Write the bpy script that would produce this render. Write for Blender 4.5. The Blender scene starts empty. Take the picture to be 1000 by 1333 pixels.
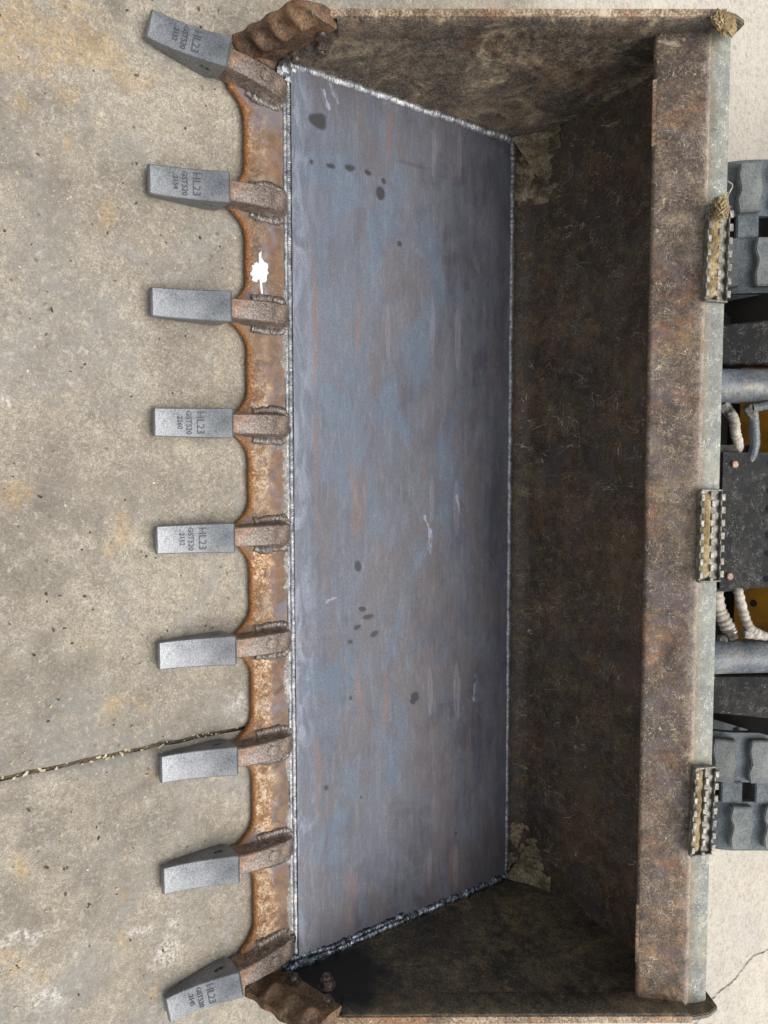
import bpy, bmesh, math, random
import numpy as np
from mathutils import Vector, Matrix, noise as mnoise
random.seed(7); rng = np.random.default_rng(7)
scn = bpy.context.scene; COL = scn.collection
# ------------------------------------------------------------------ camera
cam_d = bpy.data.cameras.new('camera'); cam = bpy.data.objects.new('camera', cam_d); COL.objects.link(cam)
Rm = np.array([[0.998067, 0.001332, -0.062128], [-0.036640, 0.820116, -0.571023], [0.050192, 0.572196, 0.818579]])
M = Matrix.Identity(4)
for i in range(3):
    M[i][0] = Rm[i, 1]; M[i][1] = -Rm[i, 0]; M[i][2] = Rm[i, 2]
M[0][3], M[1][3], M[2][3] = -0.1455, -0.7768, 1.5092
cam.matrix_world = M
cam_d.sensor_fit = 'HORIZONTAL'; cam_d.sensor_width = 36; cam_d.lens = 35.16
cam_d.clip_start = .02; cam_d.clip_end = 300
scn.camera = cam
# ------------------------------------------------------------------ light: soft bright overcast, sun veil behind the bucket
SUN = Vector((0.20, 0.16, 0.95)).normalized()
EL, AZ = math.asin(SUN.z), math.atan2(SUN.x, SUN.y)
w = bpy.data.worlds.new('World'); scn.world = w; w.use_nodes = True
wt = w.node_tree; wt.nodes.clear()
sky = wt.nodes.new('ShaderNodeTexSky'); sky.sky_type = 'NISHITA'; sky.sun_disc = False
sky.sun_elevation = EL; sky.sun_rotation = AZ; sky.dust_density = 4.0; sky.air_density = 1.0; sky.ozone_density = 1.0
hs = wt.nodes.new('ShaderNodeHueSaturation'); hs.inputs['Saturation'].default_value = .28
bg = wt.nodes.new('ShaderNodeBackground'); bg.inputs['Strength'].default_value = 0.15
wo = wt.nodes.new('ShaderNodeOutputWorld')
wt.links.new(sky.outputs[0], hs.inputs['Color']); wt.links.new(hs.outputs[0], bg.inputs[0]); wt.links.new(bg.outputs[0], wo.inputs[0])
sl = bpy.data.lights.new('sun', 'SUN'); sl.energy = 1.5; sl.angle = math.radians(60); sl.color = (1, .95, .88)
so = bpy.data.objects.new('sun', sl); COL.objects.link(so); so.rotation_euler = (-SUN).to_track_quat('-Z', 'Y').to_euler()
scn.view_settings.view_transform = 'Standard'; scn.view_settings.look = 'None'; scn.view_settings.gamma = 1
scn.view_settings.use_curve_mapping = False
scn.view_settings.exposure = 0.66

# ------------------------------------------------------------------ node helpers
def s2l(h):
    c = [int(h[i:i+2], 16) / 255 for i in (0, 2, 4)]
    return tuple((x / 12.92 if x <= .04045 else ((x + .055) / 1.055) ** 2.4) for x in c) + (1,)
class G:
    def __init__(s, name):
        s.m = bpy.data.materials.new(name); s.m.use_nodes = True; s.t = s.m.node_tree
        s.b = s.t.nodes['Principled BSDF']; s.co = s.t.nodes.new('ShaderNodeTexCoord').outputs['Object']
    def put(s, sock, v):
        if hasattr(v, 'is_linked'): s.t.links.new(v, sock)
        else: sock.default_value = v
    def noise(s, scale, detail=4, rough=.55, dist=0, vec=None, stretch=None, off=0):
        v = vec or s.co
        if stretch or off:
            mp = s.t.nodes.new('ShaderNodeMapping'); s.t.links.new(v, mp.inputs[0])
            if stretch: mp.inputs['Scale'].default_value = stretch
            mp.inputs['Location'].default_value = (off, off * .7, off * 1.3); v = mp.outputs[0]
        n = s.t.nodes.new('ShaderNodeTexNoise'); s.t.links.new(v, n.inputs['Vector'])
        n.inputs['Scale'].default_value = scale; n.inputs['Detail'].default_value = detail
        n.inputs['Roughness'].default_value = rough; n.inputs['Distortion'].default_value = dist
        return n.outputs['Fac']
    def voro(s, scale, out='Distance', feature='F1', stretch=None):
        v = s.co
        if stretch:
            mp = s.t.nodes.new('ShaderNodeMapping'); s.t.links.new(v, mp.inputs[0]); mp.inputs['Scale'].default_value = stretch; v = mp.outputs[0]
        n = s.t.nodes.new('ShaderNodeTexVoronoi'); n.feature = feature; s.t.links.new(v, n.inputs['Vector']); n.inputs['Scale'].default_value = scale
        return n.outputs[out]
    def math(s, op, a, b=0., c=None):
        n = s.t.nodes.new('ShaderNodeMath'); n.operation = op; s.put(n.inputs[0], a); s.put(n.inputs[1], b)
        if c is not None: s.put(n.inputs[2], c)
        return n.outputs[0]
    def rng(s, v, a, b, c=0., d=1.):
        n = s.t.nodes.new('ShaderNodeMapRange'); s.put(n.inputs[0], v)
        for i, x in enumerate((a, b, c, d)): s.put(n.inputs[i + 1], x)
        return n.outputs[0]
    def ramp(s, v, stops):
        n = s.t.nodes.new('ShaderNodeValToRGB'); s.t.links.new(v, n.inputs[0]); e = n.color_ramp.elements
        while len(e) < len(stops): e.new(.5)
        for k, (p, c) in zip(e, stops): k.position = p; k.color = s2l(c) if isinstance(c, str) else c
        return n.outputs[0]
    def mix(s, f, a, b, mode='MIX'):
        n = s.t.nodes.new('ShaderNodeMix'); n.data_type = 'RGBA'; n.blend_type = mode
        s.put(n.inputs[0], f); s.put(n.inputs[6], s2l(a) if isinstance(a, str) else a); s.put(n.inputs[7], s2l(b) if isinstance(b, str) else b)
        return n.outputs[2]
    def ridge(s, scale, width, dist=1.5, stretch=None, off=0):
        n = s.noise(scale, 2, .5, dist, stretch=stretch, off=off)
        return s.rng(s.math('ABSOLUTE', s.math('SUBTRACT', n, .5)), 0, width, 1, 0)
    def attr(s, name):
        n = s.t.nodes.new('ShaderNodeAttribute'); n.attribute_name = name
        sp = s.t.nodes.new('ShaderNodeSeparateColor'); s.t.links.new(n.outputs['Color'], sp.inputs[0])
        return sp.outputs[0], sp.outputs[1], sp.outputs[2], n.outputs['Alpha']
    def bump(s, h, strength=.5, dist=.002, prev=None):
        n = s.t.nodes.new('ShaderNodeBump'); s.put(n.inputs['Height'], h)
        n.inputs['Strength'].default_value = strength; n.inputs['Distance'].default_value = dist
        if prev: s.t.links.new(prev, n.inputs['Normal'])
        return n.outputs[0]
    def out(s, col, rough=.6, metal=0., normal=None, spec=None):
        s.put(s.b.inputs['Base Color'], s2l(col) if isinstance(col, str) else col); s.put(s.b.inputs['Roughness'], rough); s.put(s.b.inputs['Metallic'], metal)
        if normal: s.t.links.new(normal, s.b.inputs['Normal'])
        if spec is not None: s.b.inputs['Specular IOR Level'].default_value = spec
        return s.m

def mat_worn(name, dark, mid, light, rust=None, rust_amt=.5, fleck='b5a78c', fleck_amt=.5, dust=None, dust_amt=0., rough=(.55, .8), metal=0., bump=.5, big=5., soot=None, sheen=None, band=None, spec=None, grain=.62, scratch=0.):
    g = G(name)
    a = g.noise(big, 4, .6, .4); b = g.noise(38, 6, .7, .3, off=3); c = g.noise(240, 2, .6, off=9)
    v = g.math('ADD', g.math('MULTIPLY', a, .5), g.math('MULTIPLY', b, .5))
    v = g.math('ADD', v, g.math('MULTIPLY', g.math('SUBTRACT', c, .5), grain))
    col = g.ramp(v, [(.36, dark), (.5, mid), (.66, light)])
    if sheen:
        sm = g.rng(g.noise(11, 5, .6, 1, off=31), .52, .62)
        col = g.mix(g.math('MULTIPLY', sm, .45), col, sheen)
    if rust:
        r = g.math('MULTIPLY', g.rng(g.noise(9, 6, .65, .6, off=14), .5, .68), g.rng(b, .35, .6))
        col = g.mix(g.math('MULTIPLY', r, rust_amt), col, rust)
    if dust:
        d = g.math('MULTIPLY', g.rng(g.noise(7, 7, .7, 1.2, off=22), .5, .66), g.rng(g.noise(70, 5, .7, 1, off=5), .38, .62))
        col = g.mix(g.math('MULTIPLY', d, dust_amt), col, dust)
    if fleck_amt > 0:
        f1 = g.math('MULTIPLY', g.ridge(34, .012, 2.5, off=1), g.rng(g.noise(24, 3, .6, off=17), .5, .62))
        f2 = g.math('MULTIPLY', g.ridge(75, .02, 3.0, off=6), g.rng(g.noise(40, 3, .6, off=27), .52, .62))
        f3 = g.rng(g.voro(130), .16, .08)
        f3 = g.math('MULTIPLY', f3, g.rng(g.noise(30, 4, .6, off=41), .55, .66))
        f = g.math('MAXIMUM', g.math('MAXIMUM', f1, f2), f3)
        col = g.mix(g.math('MULTIPLY', f, fleck_amt), col, fleck)
    if scratch > 0:
        for st_, of in (((.25, 1, 1), 52), ((1, .3, .3), 63)):
            f4 = g.math('MULTIPLY', g.ridge(26, .0045, .8, stretch=st_, off=of), g.rng(g.noise(9, 3, .6, off=of + 4), .56, .6))
            col = g.mix(g.math('MULTIPLY', f4, scratch), col, 'c9bfa8')
    if soot:   # list of (centre, radius): burnt patches left by the welding
        for cpos, rad in soot:
            vd = g.t.nodes.new('ShaderNodeVectorMath'); vd.operation = 'DISTANCE'; g.t.links.new(g.co, vd.inputs[0]); vd.inputs[1].default_value = cpos
            dd = g.math('ADD', vd.outputs['Value'], g.math('MULTIPLY', g.math('SUBTRACT', g.noise(22, 5, .6, off=2), .5), rad * .9))
            col = g.mix(g.math('MULTIPLY', g.rng(dd, rad, rad * .55), .93), col, '0b0a0a')
    if band:   # dirt along an edge, on the beam also a painted highlight: (axis, from, to, colour, amount)
        ax = g.t.nodes.new('ShaderNodeSeparateXYZ'); g.t.links.new(g.co, ax.inputs[0])
        bm_ = g.rng(g.math('ADD', ax.outputs[band[0]], g.math('MULTIPLY', g.math('SUBTRACT', g.noise(28, 5, .7, .8, off=71), .5), abs(band[2] - band[1]) * 2.6)), band[1], band[2])
        col = g.mix(g.math('MULTIPLY', g.math('MULTIPLY', bm_, g.rng(c, .3, .6, .4, 1.)), band[4]), col, band[3])
    nb = g.bump(g.math('ADD', b, g.math('MULTIPLY', c, .5)), bump, .0025)
    return g.out(col, g.rng(b, .3, .7, *rough), metal, nb, spec)

# ------------------------------------------------------------------ mesh helpers
def link(name, mesh, mat=None, parent=None, smooth=None):
    o = bpy.data.objects.new(name, mesh); COL.objects.link(o)
    if mat is not None and len(mesh.materials) == 0: mesh.materials.append(mat)
    if parent: o.parent = parent
    if smooth is not None: smooth_mesh(mesh, smooth)
    return o
def smooth_mesh(me, ang=40):
    me.polygons.foreach_set('use_smooth', [True] * len(me.polygons))
    me.set_sharp_from_angle(angle=math.radians(ang))
def empty(name, label, cat, loc=(0, 0, 0)):
    o = bpy.data.objects.new(name, None); COL.objects.link(o); o.location = loc; o.empty_display_size = .1
    o['label'] = label; o['category'] = cat; return o
def tag(o, label, cat, group=None):
    o['label'] = label; o['category'] = cat
    if group: o['group'] = group
    return o
def mesh_of(name, verts, faces):
    me = bpy.data.meshes.new(name); me.from_pydata([tuple(v) for v in verts], [], faces); me.validate(); me.update(); return me
def fix(me):
    bm = bmesh.new(); bm.from_mesh(me); bmesh.ops.recalc_face_normals(bm, faces=bm.faces[:]); bm.to_mesh(me); bm.free(); return me
def loft(name, rows, closed=False, caps=False):
    """rows: list of equally long point lists"""
    n = len(rows[0]); V = [p for r in rows for p in r]; F = []
    for i in range(len(rows) - 1):
        for j in range(n if closed else n - 1):
            k = (j + 1) % n
            F.append((i * n + j, i * n + k, (i + 1) * n + k, (i + 1) * n + j))
    if caps: F.append(tuple(range(n))[::-1]); F.append(tuple(range((len(rows) - 1) * n, len(rows) * n)))
    return fix(mesh_of(name, V, F)) if caps else mesh_of(name, V, F)
def prism(name, poly, a, b, axis='X', bevel=0.):
    """poly in the other two axes, extruded along axis from a to b"""
    f = {'X': lambda p, t: (t, p[0], p[1]), 'Z': lambda p, t: (p[0], p[1], t), 'Y': lambda p, t: (p[0], t, p[1])}[axis]
    n = len(poly); V = [f(p, a) for p in poly] + [f(p, b) for p in poly]
    F = [tuple(range(n)), tuple(range(n, 2 * n))] + [(i, (i + 1) % n, n + (i + 1) % n, n + i) for i in range(n)]
    me = mesh_of(name, V, F); bm = bmesh.new(); bm.from_mesh(me); bmesh.ops.recalc_face_normals(bm, faces=bm.faces[:])
    if bevel: bmesh.ops.bevel(bm, geom=bm.edges[:], offset=bevel, segments=2, affect='EDGES', clamp_overlap=True)
    bm.to_mesh(me); bm.free(); return me
def box(name, lo, hi, bevel=0.):
    return prism(name, [(lo[1], lo[2]), (hi[1], lo[2]), (hi[1], hi[2]), (lo[1], hi[2])], lo[0], hi[0], 'X', bevel)
def catmull(pts, n):
    P = [Vector(p) for p in pts]; P = [P[0] * 2 - P[1]] + P + [P[-1] * 2 - P[-2]]; out = []
    for i in range(1, len(P) - 2):
        for k in range(n):
            t = k / n; a, b, c, d = P[i-1:i+3]
            out.append(.5 * ((2 * b) + (-a + c) * t + (2 * a - 5 * b + 4 * c - d) * t * t + (-a + 3 * b - 3 * c + d) * t ** 3))
    out.append(P[-2]); return out
def tube(name, pts, rad, seg=12, caps=True):
    rows = []; n = len(pts); up = Vector((0, 0, 1)); pts = [Vector(p) for p in pts]
    for i, p in enumerate(pts):
        t = (pts[min(i + 1, n - 1)] - pts[max(i - 1, 0)]).normalized()
        if abs(t.dot(up)) > .95: up = Vector((1, 0, 0))
        u = t.cross(up).normalized(); v = u.cross(t); r = rad(i / (n - 1), i) if callable(rad) else rad
        rows.append([p + (u * math.cos(a) + v * math.sin(a)) * r for a in [2 * math.pi * k / seg for k in range(seg)]])
    return loft(name, rows, True, caps)
def nz(x, y, z=0., s=1.): return mnoise.noise(Vector((x * s, y * s, z * s)))
def weld(name, pts, r, mat, parent, up=Vector((0, 0, 1)), pitch=.0048, seed=0., rough=.25, amp=.32):
    """half-round bead with curved ripples, its base sunk into the joint"""
    pts = [Vector(p) for p in pts]; L = [0]
    for a, b in zip(pts, pts[1:]): L.append(L[-1] + (b - a).length)
    step = .0012; N = int(L[-1] / step); rows = []; seg = 9; k = 0; ph = 0
    for i in range(N + 1):
        s = i * step
        while k < len(L) - 2 and s > L[k + 1]: k += 1
        f = min(1, (s - L[k]) / max(1e-9, L[k + 1] - L[k])); p = pts[k].lerp(pts[k + 1], f); t = (pts[k + 1] - pts[k]).normalized()
        u = t.cross(up).normalized(); row = []
        ph += step / (pitch * (1 + .5 * nz(s, seed, 3, 25)))
        rr = r * (1 + rough * nz(s, seed, 0, 35) + rough * .6 * nz(s, seed, 5, 110))
        wob = .25 * r * nz(s, seed, 9, 20)
        for j in range(seg):
            a = math.pi * j / (seg - 1); ang = ph - .5 * math.sin(a)
            saw = (ang % 1.0); rip = 1 + amp * (saw ** .6 - .6) * math.sin(a)
            lump = 1 + .12 * nz(s * 180, a * 2.2, seed)
            row.append(p + u * (math.cos(a) * rr + wob) + up * (math.sin(a) * rr * .72 * rip * lump - .0012))
        rows.append(row)
    return link(name, loft(name, rows), mat, parent, 35)
def blob(name, c, r, seed, mat, rough=.35, sub=4, freq=2.2, squash=.6):
    bm = bmesh.new(); bmesh.ops.create_icosphere(bm, subdivisions=sub, radius=1)
    for v in bm.verts:
        d = v.co.normalized(); k = 1 + rough * nz(d.x + seed, d.y, d.z, freq) + rough * .5 * nz(d.x, d.y + seed, d.z, freq * 3) + rough * .3 * nz(d.x, d.y, d.z + seed, freq * 8)
        v.co = Vector((d.x * r[0], d.y * r[1], d.z * r[2])) * k + Vector(c)
    me = bpy.data.meshes.new(name); bm.to_mesh(me); bm.free(); return link(name, me, mat, None, 60)
def field(x, y, feats, warp=.35, sx=30., soft=.35, seed=0.):
    """soft-edged ellipses with wavy rims; x,y numpy arrays"""
    m = np.zeros_like(x); wx, wy = smooth_noise(x, y, sx, seed), smooth_noise(x, y, sx, seed + 5)
    for (cx, cy, rx, ry) in feats:
        s = min(rx, ry)
        d = np.sqrt(((x - cx + wx * warp * s) / rx) ** 2 + ((y - cy + wy * warp * s) / ry) ** 2)
        m = np.maximum(m, np.clip((1 + soft / 2 - d) / soft, 0, 1))
    return m
def smooth_noise(x, y, f, seed):
    o = np.zeros_like(x); r = np.random.default_rng(int(seed * 13 + 3))
    for k in range(14):
        a = r.uniform(0, 6.283); q = f * r.uniform(.5, 2.4); o += np.sin(x * np.cos(a) * q + y * np.sin(a) * q + r.uniform(0, 6.28)) / math.sqrt(q / f)
    return o / 3.2
def set_attr(me, name, cols):
    a = me.color_attributes.new(name, 'FLOAT_COLOR', 'POINT'); a.data.foreach_set('color', np.asarray(cols, dtype=np.float32).ravel())
def grid_mesh(name, xs, ys, z):
    X, Y = np.meshgrid(xs, ys); nx, ny = len(xs), len(ys)
    V = np.stack([X.ravel(), Y.ravel(), np.full(X.size, z)], 1)
    i = np.arange((ny - 1) * nx).reshape(ny - 1, nx)[:, :-1].ravel(); F = np.stack([i, i + 1, i + nx + 1, i + nx], 1)
    me = bpy.data.meshes.new(name); me.vertices.add(len(V)); me.vertices.foreach_set('co', V.astype(np.float32).ravel())
    me.loops.add(F.size); me.loops.foreach_set('vertex_index', F.astype(np.int32).ravel()); me.polygons.add(len(F))
    me.polygons.foreach_set('loop_start', np.arange(0, F.size, 4, dtype=np.int32)); me.update(calc_edges=True); me.validate()
    return me, X.ravel(), Y.ravel()

# ------------------------------------------------------------------ materials
def mat_concrete():
    g = G('weathered_concrete'); och, drk, wht, new = g.attr('stain')  # alpha of 'stain' (new) is a rear lightening mask, same concrete throughout
    a = g.noise(2.6, 6, .6, .5); b = g.noise(14, 8, .65, .4, off=4); c = g.noise(420, 3, .6, off=8); d = g.noise(150, 5, .7, off=2)
    v = g.math('ADD', g.math('MULTIPLY', a, .35), g.math('ADD', g.math('MULTIPLY', b, .3), g.math('MULTIPLY', d, .35)))
    col = g.ramp(v, [(.38, '6a645b'), (.47, '8b8478'), (.54, 'a19989'), (.66, 'b9b1a0')])
    grit = g.rng(c, .40, .58); col = g.mix(g.math('MULTIPLY', g.math('SUBTRACT', 1., grit), .6), col, '6c6459')
    vc = g.voro(420, 'Color'); sp = g.t.nodes.new('ShaderNodeSeparateColor'); g.t.links.new(vc, sp.inputs[0])
    col = g.mix(g.math('MULTIPLY', g.rng(sp.outputs[0], .78, .9), .42), col, '5d564b')
    col = g.mix(g.math('MULTIPLY', g.rng(sp.outputs[1], .86, .97), .24), col, 'd0cabb')
    col = g.mix(g.math('MULTIPLY', g.rng(g.noise(4.5, 7, .7, .8, off=33), .54, .7), .35), col, '8b7c63')
    col = g.mix(g.math('MULTIPLY', g.rng(g.noise(3.2, 7, .7, .9, off=51), .50, .64), .62), col, '7f7f7b')
    spots = g.math('MULTIPLY', g.rng(g.math('ADD', g.voro(34), g.math('MULTIPLY', g.math('SUBTRACT', d, .5), .2)), .16, .08), g.rng(g.noise(9, 2, .5, off=19), .5, .58))
    col = g.mix(g.math('MULTIPLY', spots, .7), col, '54493b')
    brk = g.rng(d, .36, .6)
    col = g.mix(g.math('MULTIPLY', new, .28), col, 'eee8dc')  # brighter light at the rear, put into the concrete colour
    col = g.mix(g.math('MULTIPLY', g.math('MULTIPLY', drk, brk), .78), col, '5b5750')
    col = g.mix(g.math('MULTIPLY', g.math('MULTIPLY', och, g.rng(d, .4, .62)), .55), col, 'b08d52')
    col = g.mix(g.math('MULTIPLY', g.math('MULTIPLY', wht, g.rng(d, .42, .62)), .55), col, 'dcd9d1')
    e2 = g.noise(75, 6, .75, .6, off=81); col = g.mix(g.rng(e2, .36, .5, .5, 0.), col, '6b6458'); col = g.mix(g.rng(e2, .55, .7, 0., .35), col, 'cfc8b8')
    nb = g.bump(g.math('ADD', c, g.math('MULTIPLY', d, .8)), .75, .0022)
    nb = g.bump(g.rng(sp.outputs[2], .86, .93, 1, 0), .4, .002, nb)
    return g.out(col, .88, 0, nb, .3)
def mat_plate():
    g = G('mill_scale_steel'); oil, blue, rust, lite = g.attr('stain'); drk, lay, _, _2 = g.attr('stain2')
    a = g.noise(3.2, 5, .55, .6, stretch=(.55, 1, 1)); b = g.noise(18, 7, .65, .6, off=5, stretch=(.5, 1, 1)); c = g.noise(300, 3, .6); st = g.noise(60, 5, .6, 0, stretch=(.06, 1, 1), off=2)
    v = g.math('ADD', g.math('MULTIPLY', a, .45), g.math('ADD', g.math('MULTIPLY', b, .35), g.math('MULTIPLY', st, .2)))
    col = g.ramp(v, [(.38, '3f3e46'), (.46, '4d4c54'), (.53, '58585f'), (.64, '67676d')])
    col = g.mix(g.math('MULTIPLY', blue, g.rng(b, .28, .5)), col, '516477')
    film = g.math('MULTIPLY', g.rng(g.noise(6, 6, .6, 1.4, off=12), .5, .522), .42)
    col = g.mix(film, col, '585d66')
    col = g.mix(g.math('MULTIPLY', g.rng(g.noise(5, 6, .65, 1.0, off=25, stretch=(.5, 1, 1)), .52, .55), .42), col, '5a514f')
    col = g.mix(g.math('MULTIPLY', rust, g.rng(b, .3, .55, .25, .8)), col, '7a5a4b')
    col = g.mix(g.math('MULTIPLY', lite, .5), col, '837c86')
    col = g.mix(g.math('MULTIPLY', drk, .8), col, '373a40')
    fl = g.math('MULTIPLY', g.ridge(9, .006, 1.5, off=8), g.rng(g.noise(8, 3, .6, off=9), .5, .58)); col = g.mix(g.math('MULTIPLY', fl, .45), col, '45434a')
    fl = g.math('MULTIPLY', g.ridge(50, .01, 3, off=48), g.rng(g.noise(10, 3, .6, off=49), .54, .62)); col = g.mix(g.math('MULTIPLY', fl, .4), col, '9c9ba2')
    sp = g.math('MULTIPLY', g.rng(g.voro(75), .08, .045), g.rng(g.noise(7, 2, .5, off=3), .54, .58)); col = g.mix(g.math('MULTIPLY', sp, .7), col, '3a3534')
    sw = g.rng(g.voro(48), .03, .015); col = g.mix(g.math('MULTIPLY', sw, .8), col, 'cfcac2')
    col = g.mix(g.math('MULTIPLY', lay, g.rng(g.noise(30, 5, .7, 1.5, stretch=(.3, 1, 1), off=6), .46, .6, .1, .75)), col, '868c9b')
    col = g.mix(g.rng(c, .38, .58, .34, 0.), col, '2d2d33'); col = g.mix(g.rng(g.noise(120, 4, .7, 0, stretch=(.2, 1, 1), off=61), .5, .7, 0., .10), col, 'a3a6ae')
    col = g.mix(g.math('MULTIPLY', oil, .93), col, '26262a')
    rgh = g.rng(b, .3, .7, .5, .64)
    nb = g.bump(g.math('ADD', g.math('MULTIPLY', b, .5), g.math('MULTIPLY', c, .25)), .16, .0015)
    return g.out(col, rgh, .1, nb, .4)
def mat_weld():
    g = G('weld_metal'); a = g.noise(60, 5, .7, .5); b = g.noise(400, 3, .6)
    col = g.ramp(a, [(.34, '56585c'), (.48, '7d7f83'), (.62, 'a3a29f')])
    return g.out(col, g.rng(b, .3, .7, .36, .55), .7, g.bump(b, .5, .0008))
def mat_weld_dark():
    g = G('blackened_weld_metal'); a = g.noise(70, 5, .7, .5); b = g.noise(300, 3, .6)
    col = g.ramp(a, [(.36, '15171b'), (.5, '40464f'), (.68, '9298a0')])
    return g.out(col, g.rng(b, .3, .7, .2, .45), .75, g.bump(b, .6, .001))
def mat_tooth():
    g = G('cast_tooth_steel'); a = g.noise(18, 3, .5, .3); b = g.noise(330, 3, .6)
    col = g.ramp(g.math('ADD', g.math('MULTIPLY', a, .4), g.math('MULTIPLY', b, .6)), [(.36, '54575a'), (.5, '707376'), (.64, '888a8d')])
    col = g.mix(g.math('MULTIPLY', g.rng(g.voro(95), .09, .05), .6), col, '33302e')
    return g.out(col, g.rng(a, .3, .7, .36, .46), .6, g.bump(b, .4, .0008))
def mat_edge():
    g = G('rusted_cutting_edge'); zo, wo_, br, wp = g.attr('stain')
    b = g.noise(45, 8, .72, .4); c = g.noise(230, 5, .7, off=3); d = g.noise(9, 5, .6, .5, off=7)
    col = g.ramp(g.math('ADD', g.math('MULTIPLY', d, .4), g.math('MULTIPLY', b, .6)), [(.36, '3f3128'), (.48, '5d4838'), (.58, '74604e'), (.7, '87725d')])
    pur = g.rng(g.noise(12, 5, .6, .8, off=21), .52, .6); col = g.mix(g.math('MULTIPLY', pur, .65), col, '63606a')
    och = g.math('MULTIPLY', g.rng(g.noise(16, 6, .65, .6, off=33), .5, .62), g.rng(c, .4, .6)); col = g.mix(g.math('MULTIPLY', och, .55), col, '80532c')
    blk = g.rng(g.noise(20, 6, .7, 1, off=44), .6, .68); col = g.mix(g.math('MULTIPLY', blk, .7), col, '29211c')
    orange = g.ramp(c, [(.35, '4b2f16'), (.52, '7f5125'), (.68, 'aa7a42')])
    col = g.mix(zo, col, orange)
    bright = g.ramp(g.math('ADD', g.math('MULTIPLY', b, .5), g.math('MULTIPLY', c, .5)), [(.42, '7d4e22'), (.5, 'ab8252'), (.57, 'dccfb9')])
    col = g.mix(g.math('MULTIPLY', wo_, g.rng(b, .3, .5)), col, bright)
    col = g.mix(g.math('MULTIPLY', br, .8), col, 'a3a19b')
    fl = g.math('MULTIPLY', g.ridge(40, .012, 2.5, off=6), g.rng(g.noise(25, 3, .6, off=9), .52, .6)); col = g.mix(g.math('MULTIPLY', fl, .5), col, 'b9a58a')
    col = g.mix(wp, col, 'e3e8ec')
    return g.out(col, g.rng(b, .3, .7, .5, .8), .1, g.bump(g.math('ADD', b, g.math('MULTIPLY', c, .6)), .6, .0022))
def mat_simple(name, lo, mid, hi, scale=20, rough=.6, metal=0., bump=.3, fine=200):
    g = G(name); a = g.noise(scale, 7, .68, .4); c = g.noise(fine, 4, .6, off=3)
    col = g.ramp(g.math('ADD', g.math('MULTIPLY', a, .7), g.math('MULTIPLY', c, .3)), [(.36, lo), (.5, mid), (.64, hi)])
    return g.out(col, rough, metal, g.bump(g.math('ADD', a, c), bump, .002))
MC = mat_concrete(); MP = mat_plate(); MW = mat_weld(); MWD = mat_weld_dark(); MT = mat_tooth(); ME = mat_edge()
MSIDE_A = mat_worn('stained_side_plate_steel', '2d2824', '50473d', '7d7060', rust='7d5433', rust_amt=.6, dust='b0a081', dust_amt=.95, scratch=.3, fleck='c4b28e', fleck_amt=.5, big=4)
MSIDE_B = mat_worn('blackened_side_plate_steel', '24211d', '3d372e', '63583f', rust='553f2b', rust_amt=.35, dust='8d7b57', dust_amt=.6, fleck='9a8a6c', fleck_amt=.5, big=4,
                   soot=[((1.0, .01, .09), .17), ((1.0, .06, .12), .15)], rough=(.4, .75))
MBACK = mat_worn('dark_scuffed_back_steel', '211b15', '392e23', '5a4a37', rust='63452c', rust_amt=.45, dust='7d6b50', dust_amt=.35, fleck='b3a182', fleck_amt=.6, big=6, sheen='3a3a3e', scratch=.55)
MBEAM = mat_worn('scuffed_rusty_beam_steel', '2f2620', '4d4036', '776955', rust='8a5a34', rust_amt=.55, dust='a08d6a', dust_amt=.5, fleck='cdbfa4', fleck_amt=.9, big=5, sheen='5d5254', bump=.6, scratch=.45, band=(1, .624, .646, 'a5978a', .75))  # band: crest dust together with a highlight put into the colour
MSTRIP = mat_worn('scratched_grey_strip', '4e514e', '6f726b', '8f9187', rust='7f7559', rust_amt=.6, dust='b9b79f', dust_amt=.5, fleck='eceae0', fleck_amt=.9, big=6, rough=(.45, .7), bump=.3, band=(1, .656, .642, '857455', .6), grain=.35)
MSHANK = mat_worn('worn_shank_steel', '3c322c', '5c5049', '857b74', rust='8a5c30', rust_amt=.6, dust='b3a18c', dust_amt=.5, fleck='d6c8b4', fleck_amt=.6, big=14, rough=(.38, .6), metal=.3, sheen='706d72')
MCUT = mat_worn('rusty_side_cutter', '2e2117', '4d3726', '735b41', rust='7d4a1e', rust_amt=.5, dust='a48a63', dust_amt=.5, fleck='cbb792', fleck_amt=.4, big=9)
MNUT = mat_simple('dark_bolt_steel', '2a2420', '51463e', '85786c', 60, .38, .5)
MMUD = mat_simple('dry_mud', '54442e', '82704f', 'ab9b7a', 40, .95, 0, 1.0, 160)
MGUS = mat_worn('dirt_caked_gusset', '352d22', '5c503c', '8b7d62', dust='aa9a78', dust_amt=.7, fleck='b7a782', fleck_amt=.4, big=14)
MGALV = mat_simple('dirty_galvanised_steel', '3d3a33', '6f6c64', '9c9a92', 55, .5, .5)
MBLACK = mat_worn('scratched_black_paint', '08090a', '111213', '202122', dust='57534b', dust_amt=.35, fleck='a7a59c', fleck_amt=.6, big=8, bump=.2, rough=(.6, .75), spec=.2)
MCYL = mat_worn('dusty_blue_grey_cylinder_paint', '363b41', '4f565c', '6e7375', dust='b3a78c', dust_amt=.6, fleck='c9c3b0', fleck_amt=.5, big=8, bump=.15, rough=(.35, .55))
MRUB = mat_worn('dusty_track_rubber', '505556', '686d6d', '80837f', dust='96948a', dust_amt=.5, fleck='a3a69f', fleck_amt=.4, big=9, rough=(.7, .9))
MRUBD = mat_worn('dark_track_belt_rubber', '3d4448', '565d62', '70777a', dust='86857c', dust_amt=.4, fleck='9aa09c', fleck_amt=.4, big=9, rough=(.7, .9))
MHOSE = mat_simple('dusty_hose_wrap', '6d665c', 'a19a8e', 'cac2b4', 35, .7)
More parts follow.
